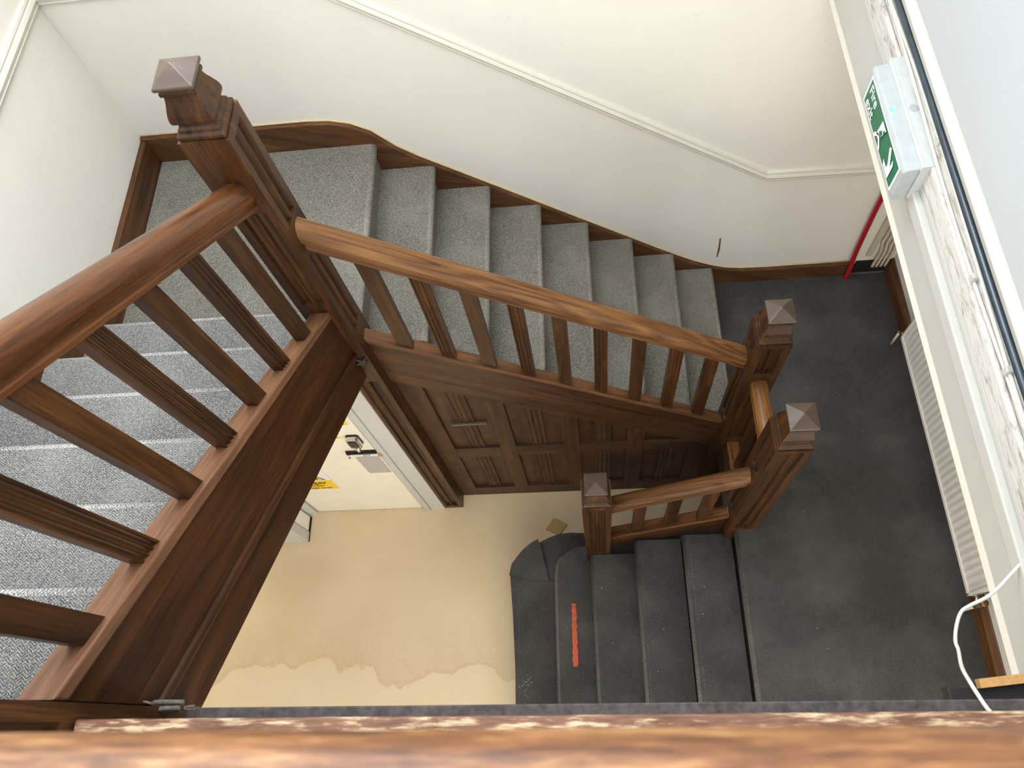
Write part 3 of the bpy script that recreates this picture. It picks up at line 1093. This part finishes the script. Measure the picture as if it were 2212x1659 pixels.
fbar = bevel(box('flat_bar', -0.708, -0.520, PY - 0.002, PY + 0.010, 1.262, 1.283, GREYB), 0.001)
tag(fbar, 'short grey metal bar across the first fluted strip of the panelling', 'bar')
# dark recess under the landing, between the landing newels
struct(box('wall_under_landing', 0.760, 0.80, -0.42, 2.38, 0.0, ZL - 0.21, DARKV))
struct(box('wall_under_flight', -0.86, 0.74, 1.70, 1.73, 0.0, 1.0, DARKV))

# ------------------------------------------------------------------ wall mouldings
DP = [(0.0, -0.026), (0.010, -0.026), (0.014, -0.019), (0.010, -0.014), (0.016, -0.010), (0.020, 0.0), (0.016, 0.010), (0.010, 0.014), (0.014, 0.019), (0.012, 0.026), (0.0, 0.028)]


def sweep(name, path, offx):
    """dado moulding swept along path points; offx(p,d,w) places a profile point"""
    n = len(DP)
    v, f = [], []
    for p in path:
        for d, w in DP:
            v.append(offx(p, d, w))
    for i in range(len(path) - 1):
        for k in range(n):
            j = (k + 1) % n
            f.append((i * n + k, i * n + j, (i + 1) * n + j, (i + 1) * n + k))
    f.append(tuple(range(n)))
    f.append(tuple(range(len(path) * n - 1, (len(path) - 1) * n - 1, -1)))
    return add(name, v, f, MOULD)


struct(sweep('trim_dado_back', [(XL, 3.185), (-0.985, 3.180), (0.912, 1.893), (XR, 1.872)], lambda p, d, w: (p[0], YB - d, p[1] + w * 1.15)))
struct(sweep('trim_dado_left', [(YB, 3.185), (1.60, 3.185), (0.02, 4.34)], lambda p, d, w: (XL + d, p[0], p[1] + w * 1.15)))
sc = add('paint_scratch', [(0.760, YB - 0.001, 1.405), (0.768, YB - 0.001, 1.408), (0.776, YB - 0.001, 1.30), (0.772, YB - 0.001, 1.225), (0.766, YB - 0.001, 1.228), (0.765, YB - 0.001, 1.32),
                           (0.760, YB, 1.405), (0.768, YB, 1.408), (0.776, YB, 1.30), (0.772, YB, 1.225), (0.766, YB, 1.228), (0.765, YB, 1.32)],
         [(0, 1, 2, 3, 4, 5), (11, 10, 9, 8, 7, 6)] + [(i, (i + 1) % 6, 6 + (i + 1) % 6, 6 + i) for i in range(6)], STAINW, wbk)

# ------------------------------------------------------------------ overhang trims, pipes, cables
struct(box('trim_fascia_bead', XO - 0.012, XO, -2.2, YB, 3.108, 3.128, WHITE, None, 0.004))
struct(box('trim_fascia_gap', XO - 0.002, XO, -2.2, YB, 3.1285, 3.134, BLACK))
struct(box('trim_fascia_board', XO - 0.016, XO, -2.2, YB, 3.136, 3.205, FLAKY, None, 0.006))
struct(box('trim_fascia_recess', XO - 0.003, XO, -2.2, YB, 3.206, 3.300, FLAKY))
struct(bevel(prism('trim_upper_bevel', [(0, 3.302), (0.020, 3.306), (0.026, 3.330), (0.0, 3.345)], lambda p: (XO - p[0], -2.2, p[1]), lambda p: (XO - p[0], YB, p[1]), WHITE), 0.003))
UPW = plaster('pale_blue_white_paint', (180, 184, 187), 0.02)
struct(box('trim_upper_panel', XO - 0.010, XO, -2.2, YB, 3.352, 3.90, UPW, None, 0.004))
pp = tube('pipe', smoothpath([(XO - 0.014, y, 3.284 + 0.003 * math.sin(y * 5)) for y in (-0.4, 0.0, 0.4, 0.8, 1.2, 1.6, 2.0, 2.385)], 4), 0.0105, TEAL)
tag(pp, 'dark blue-grey pipe running along the white overhang on the right', 'pipe')
for i, (zz, amp, lab) in enumerate(((3.226, 0.012, 'lower of two thin white cables clipped below the dark pipe'), (3.250, 0.010, 'upper of two thin white cables clipped below the dark pipe'))):
    pts = [(XO - 0.010, y, zz + amp * math.sin(y * 4.3 + i * 2.0)) for y in [j * 0.16 - 0.4 for j in range(18)] if y < 2.38]
    tag(tube('cable', smoothpath(pts, 3), 0.0042, WHTC, None, 8), lab, 'cable', 'cables along the overhang')
for j, (y, z) in enumerate(((0.95, 3.225), (1.33, 3.262), (0.70, 3.24), (1.95, 3.25))):
    o = box('cable_clip', XO - 0.020, XO, y - 0.008, y + 0.008, z - 0.010, z + 0.012, WHITE, None, 0.003)
    tag(o, ['white cable clip nearest the viewer but one on the overhang', 'white cable clip beside the fire exit sign', 'white cable clip nearest the viewer on the overhang', 'white cable clip beyond the fire exit sign'][j], 'clip', 'cable clips on the overhang')

# fire exit sign ----------------------------------------------------------------
fx = empty('exit_sign', (0.89, 1.49, 3.07), 'white fire exit bulkhead sign with green label on the overhang', 'exit sign')
YF, YN = 1.690, 1.300
prism('back_tray', [(XO, 3.080), (0.898, 3.080), (0.892, 3.090), (0.892, 3.200), (0.898, 3.206), (XO, 3.206)], lambda p: (p[0], YF, p[1]), lambda p: (p[0], YN, p[1]), TRAY, fx)
DFP = [(0.892, 3.076), (0.872, 3.070), (0.860, 3.073), (0.853, 3.082), (0.851, 3.092), (0.851, 3.180), (0.856, 3.190), (0.892, 3.196)]
bevel(prism('diffuser', DFP, lambda p: (p[0], YF - 0.008, p[1]), lambda p: (p[0], YN + 0.004, p[1]), PLAST, fx), 0.003)
box('lip', 0.8895, 0.899, YF - 0.003, YN - 0.002, 3.190, 3.2065, TRAY, fx, 0.002)
LBP = [(0.851, 3.060), (0.851, 3.180)]


def labx(z):
    for (xa, za), (xb, zb_) in zip(LBP[:-1], LBP[1:]):
        if za <= z <= zb_:
            return xa + (xb - xa) * (z - za) / (zb_ - za)
    return 0.851


def sheet(name, y0, y1, z0, z1, lift, mat, n=6):
    zs = [z0 + (z1 - z0) * i / n for i in range(n + 1)]
    v, f = [], []
    for z in zs:
        x = labx(z) - lift
        v += [(x, y0, z), (x, y1, z), (x + 0.0006, y0, z), (x + 0.0006, y1, z)]
    for i in range(n):
        b = i * 4
        f += [(b, b + 1, b + 5, b + 4), (b + 2, b + 6, b + 7, b + 3), (b, b + 4, b + 6, b + 2), (b + 1, b + 3, b + 7, b + 5)]
    f += [(0, 2, 3, 1), (n * 4, n * 4 + 1, n * 4 + 3, n * 4 + 2)]
    return add(name, v, f, mat, fx)


sheet('label_border', 1.660, 1.322, 3.090, 3.178, 0.0010, SIGNW)
lf_ = sheet('label_field', 1.650, 1.330, 3.096, 3.172, 0.0020, GREEN)


def onlab(y, z, lift=0.0030):
    # label coordinates: +x reads towards the viewer (-Y), +y up
    tilt = 0.0
    return Matrix.Translation((labx(z) - lift, y, z)) @ Matrix(((0, 0, -1, 0), (-1, 0, 0, 0), (0, 1, 0, 0), (0, 0, 0, 1)))


text_mesh('lettering', 'Fire', 0.043, SIGNW, onlab(1.638, 3.139), lf_, 'LEFT', 1.05)
text_mesh('lettering', 'exit', 0.043, SIGNW, onlab(1.632, 3.104, 0.0045), lf_, 'LEFT', 1.05)
mm = onlab(1.505, 3.100, 0.0040)
poly('door_symbol', [(0.0, 0.016), (0.030, 0.030), (0.044, 0.068), (0.006, 0.068)], mm, SIGNW, lf_)
poly('running_figure', [(0.010, 0.036), (0.024, 0.050), (0.034, 0.046), (0.030, 0.038), (0.040, 0.030), (0.036, 0.024), (0.022, 0.028)], Matrix.Translation((-0.0008, 0, 0)) @ mm, GREEN, lf_)
poly('running_figure', [(math.cos(t) * 0.0055 + 0.037, math.sin(t) * 0.0055 + 0.057) for t in [i * math.pi / 5 for i in range(10)]], Matrix.Translation((-0.0008, 0, 0)) @ mm, GREEN, lf_)
poly('running_figure', [(-0.012, 0.010), (0.012, 0.028), (0.022, 0.024), (0.046, 0.010), (0.050, 0.002), (0.040, 0.002), (0.024, 0.014), (0.010, 0.016), (-0.002, 0.002), (-0.012, 0.002)], mm, SIGNW, lf_)
ma = onlab(1.410, 3.104, 0.0040)
poly('arrow', [(0.000, 0.060), (0.010, 0.068), (0.043, 0.030), (0.043, 0.056), (0.055, 0.046), (0.055, 0.000), (0.008, 0.000), (-0.002, 0.012), (0.028, 0.012), (0.028, 0.026)], ma, SIGNW, lf_)
tube('led', [(0.862, 1.515, 3.194), (0.862, 1.515, 3.199)], 0.0045, LED, fx, 10)
tube('knockout_ring', [(0.914, 1.50, 3.206), (0.914, 1.50, 3.2075)], 0.012, PLAST, fx, 14, False)
struct(box('trim_trunking', XO - 0.030, XO, -0.4, YN + 0.01, 3.062, 3.106, WHITE, None, 0.004))

# white loose cable by the radiator
cb = tube('cable', smoothpath([(0.93, 0.335, 3.14), (0.905, 0.312, 3.10), (0.832, 0.252, 3.10), (0.779, 0.227, 3.10), (0.758, 0.214, 3.10), (0.742, 0.186, 3.10), (0.733, 0.157, 3.10), (0.730, 0.138, 3.11), (0.690, 0.100, 3.20), (0.660, 0.066, 3.29), (0.652, 0.030, 3.34), (0.650, 0.018, 3.36)], 6), 0.0036, WHTC, None, 10)
tag(cb, 'loose white cable hanging in a loop in front of the landing radiator', 'cable')

# black board with chipboard strip, bottom right
kb = empty('black_board', (0.78, 0.03, 3.235), 'black painted board topped by a raw chipboard strip, bottom right', 'board')
box('board', 0.690, 0.928, -0.06, 0.072, 3.205, 3.240, BLKB, kb, 0.002)
v, f = boxv(0.690, 0.925, 0.060, 0.076, 3.240, 3.258)
v = [(x, y + (x - 0.69) * 0.10, z) for x, y, z in v]
add('chipboard_strip', v, f, CHIP, kb)
box('end_block', 0.640, 0.690, -0.02, 0.064, 3.205, 3.236, BLKB, kb, 0.003)

# radiator -----------------------------------------------------------------------
rd = empty('radiator', (1.66, 1.15, 1.0), 'low white panel radiator on the right wall of the landing', 'radiator')
RX0, RX1, RY0, RY1, RZ0, RZ1 = 1.688, 1.738, 0.534, 1.886, 1.098, 1.660


def ribbed(name, x, y0, y1, z0, z1, pitch, depth, mat, parent):
    n_ = int(round((y1 - y0) / pitch))
    prof = []
    for i in range(n_):
        for t_, d_ in ((0.0, 0.0), (0.16, 0.0), (0.30, 0.65), (0.5, 1.0), (0.70, 0.65), (0.84, 0.0)):
            prof.append((y0 + (i + t_) * (y1 - y0) / n_, d_ * depth))
    prof.append((y1, 0.0))
    pts_ = [(x - d_, y_) for y_, d_ in prof] + [(x + 0.004, y1), (x + 0.004, y0)]
    return prism(name, pts_, lambda p: (p[0], p[1], z0), lambda p: (p[0], p[1], z1), mat, parent)


ribbed('front_panel', RX0 + 0.008, RY0 + 0.012, RY1 - 0.012, RZ0 + 0.022, RZ1 - 0.02, 0.0365, 0.0026, RADI, rd)
box('bottom_rim', RX0, RX0 + 0.014, RY0, RY1, RZ0, RZ0 + 0.022, RADI, rd, 0.003)
box('top_rim', RX0, RX0 + 0.014, RY0, RY1, RZ1 - 0.02, RZ1, RADI, rd, 0.003)
box('side_rim', RX0, RX1, RY0, RY0 + 0.012, RZ0, RZ1, RADI, rd, 0.002)
box('side_rim', RX0, RX1, RY1 - 0.012, RY1, RZ0, RZ1, RADI, rd, 0.002)
box('back_panel', RX1 - 0.012, RX1, RY0, RY1, RZ0, RZ1, RADG, rd)
fp_ = tube('feed_pipe', [(1.683, 1.905, 0.99), (1.683, 1.905, 1.12)], 0.007, CREAMC, rd, 10)
tube('feed_elbow', [(1.683, 1.905, 1.12), (1.697, 1.884, 1.13)], 0.009, BRASS, fp_, 10)
tube('valve_pipe', [(1.703, 0.487, 0.99), (1.703, 0.487, 1.13)], 0.0085, CREAMC, rd, 10)
vb_ = tube('valve_body', [(1.703, 0.487, 1.12), (1.703, 0.487, 1.20)], 0.013, GREYB, rd, 12)
tube('valve_cap', [(1.703, 0.487, 1.195), (1.703, 0.487, 1.215)], 0.017, BRASS, vb_, 14)
tube('valve_tail', [(1.703, 0.487, 1.15), (1.703, 0.536, 1.15)], 0.010, CHROME, vb_, 10)

# corner services ------------------------------------------------------------------
rp = tube('red_pipe', smoothpath([(1.500, YB - 0.022, 2.90), (1.505, YB - 0.022, 1.75), (1.510, YB - 0.022, 1.48), (1.515, YB - 0.030, 1.22), (1.520, YB - 0.046, 1.08), (1.520, YB - 0.048, 0.985)], 5), 0.013, REDP, None, 12)
tag(rp, 'red painted pipe dropping down the corner of the landing wall', 'pipe')
cd = tag(box('conduit', 1.592, 1.622, YB - 0.018, YB, 1.155, 2.90, CREAMC, None, 0.003), 'cream cable conduit on the back wall beside the red pipe', 'conduit')
labs = ['first cream cable beside the conduit in the landing corner', 'second cream cable from the conduit in the landing corner', 'third cream cable from the conduit in the landing corner', 'cream cable nearest the right wall in the landing corner']
for i in range(4):
    x = 1.642 + i * 0.027
    path = [(x - 0.004, YB - 0.014, 2.90), (x, YB - 0.014, 1.42 - i * 0.03), (x - 0.002, YB - 0.016, 1.30 - i * 0.02), (x + 0.012 - 0.004 * i, YB - 0.022, 1.20), (x + 0.010 - 0.004 * i, YB - 0.024, 1.06)]
    tag(tube('cable', smoothpath(path, 5), 0.0085 - 0.001 * (i > 1), CREAMC, None, 10), labs[i], 'cable', 'cream cables in the landing corner')

# ------------------------------------------------------------------ small loose things
ob = add('wood_offcut', *(lambda P, h: ([(x, y, 0.0) for x, y in P] + [(x, y, h) for x, y in P], [(3, 2, 1, 0), (4, 5, 6, 7), (0, 1, 5, 4), (1, 2, 6, 5), (2, 3, 7, 6), (3, 0, 4, 7)]))([(-0.312, 1.176), (-0.222, 1.135), (-0.170, 1.203), (-0.256, 1.250)], 0.022), OFFC)
bevel(ob, 0.002)
tag(ob, 'small square pine offcut on the beige floor by the curtail step', 'offcut')
rs = []
N_ = 26
for i in range(N_ + 1):
    t = i / N_
    y = 0.655 - t * 0.345
    cx_ = -0.136 - 0.004 * t
    w = 0.015 + random.uniform(-0.003, 0.003)
    rs.append((cx_ - w + random.uniform(-.002, .002), cx_ + w * 0.9 + random.uniform(-.002, .002), y))
v, f = [], []
for a_, b_, y in rs:
    h = 0.005 + random.uniform(-0.001, 0.002)
    v += [(a_, y, Z4 + 0.0005), (b_, y, Z4 + 0.0005), (a_, y, Z4 + h), (b_, y, Z4 + h)]
for i in range(N_):
    b = i * 4
    f += [(b, b + 4, b + 5, b + 1), (b + 2, b + 3, b + 7, b + 6), (b, b + 2, b + 6, b + 4), (b + 1, b + 5, b + 7, b + 3)]
f += [(0, 1, 3, 2), (N_ * 4, N_ * 4 + 2, N_ * 4 + 3, N_ * 4 + 1)]
tag(add('red_strip', v, f, REDS), 'torn orange red strip lying on the bullnose step', 'strip')

# paint flakes, lint and stitch rows on the charcoal carpet: uncountable crumbs
v, f = [], []


def crumb(x, y, z, s):
    b = len(v)
    a_ = random.uniform(0, 3.14)
    c, d = math.cos(a_) * s, math.sin(a_) * s
    k = random.uniform(0.3, 0.8)
    v.extend([(x + c, y + d, z), (x - d * k, y + c * k, z), (x - c, y - d, z), (x + d * k, y - c * k, z), (x, y, z + s * 0.6)])
    f.extend([(b, b + 1, b + 4), (b + 1, b + 2, b + 4), (b + 2, b + 3, b + 4), (b + 3, b, b + 4), (b + 3, b + 2, b + 1, b)])


for i in range(16):
    crumb(random.uniform(0.75, 1.6), random.uniform(0.05, 1.7), ZL, random.uniform(0.001, 0.003))
for k in range(1, 6):
    xn = XB0 - k * GB
    for i in range(9):
        zz = ZL - k * RB + (0.009 if k == 5 else 0)
        crumb(random.uniform(xn + 0.03, xn + GB - 0.04), random.uniform(0.05, 0.8), zz, random.uniform(0.001, 0.0035))
for i in range(26):
    crumb(random.gauss(-0.44, 0.018), random.gauss(0.22, 0.035), Z5 + 0.0085, random.uniform(0.0015, 0.004))
for k, dx in ((2, 0.030), (5, 0.038), (1, 0.036)):  # dotted rows standing for the stitch lines behind the nosings
    yy = 0.06
    while yy < (0.75 if k != 1 else 0.9):
        if random.random() < 0.72:
            crumb(XB0 - k * GB + dx + random.uniform(-0.001, 0.001), yy, ZL - k * RB + (0.009 if k == 5 else 0), random.uniform(0.0007, 0.0016))
        yy += 0.0075
cr = add('flakes_and_stitches', v, f, SPECK)
cr['kind'] = 'stuff'
tag(cr, 'pale paint flakes, crumbs and rows of stitches on the charcoal carpet', 'debris')


def fluff(name, c, size, label, mat, n=9):
    vv, ff = [], []
    for i in range(n):
        p = [Vector(c) + Vector((random.gauss(0, size[0]), random.gauss(0, size[1]), random.gauss(0, size[2]))) for _ in range(4)]
        a_, b_ = tubev(smoothpath(p, 4), 0.0022 if i % 3 else 0.005, 5)
        o_ = len(vv)
        vv += a_
        ff += [tuple(q + o_ for q in t) for t in b_]
    o = add(name, vv, ff, mat, None, None, True)
    tag(o, label, 'dust')
    o['kind'] = 'stuff'
    return o


fluff('dust_clump', (-0.855, 0.040, 3.300), (0.020, 0.005, 0.008), 'grey dust fluff where the left string meets the upper landing', FLUFF, 14)
fluff('cobweb_clump', (-0.895, 1.345, 2.215), (0.012, 0.003, 0.022), 'dark cobweb clump on the tall newel below the left string', plain('dark_cobweb', (70, 62, 54), 1.0), 12)
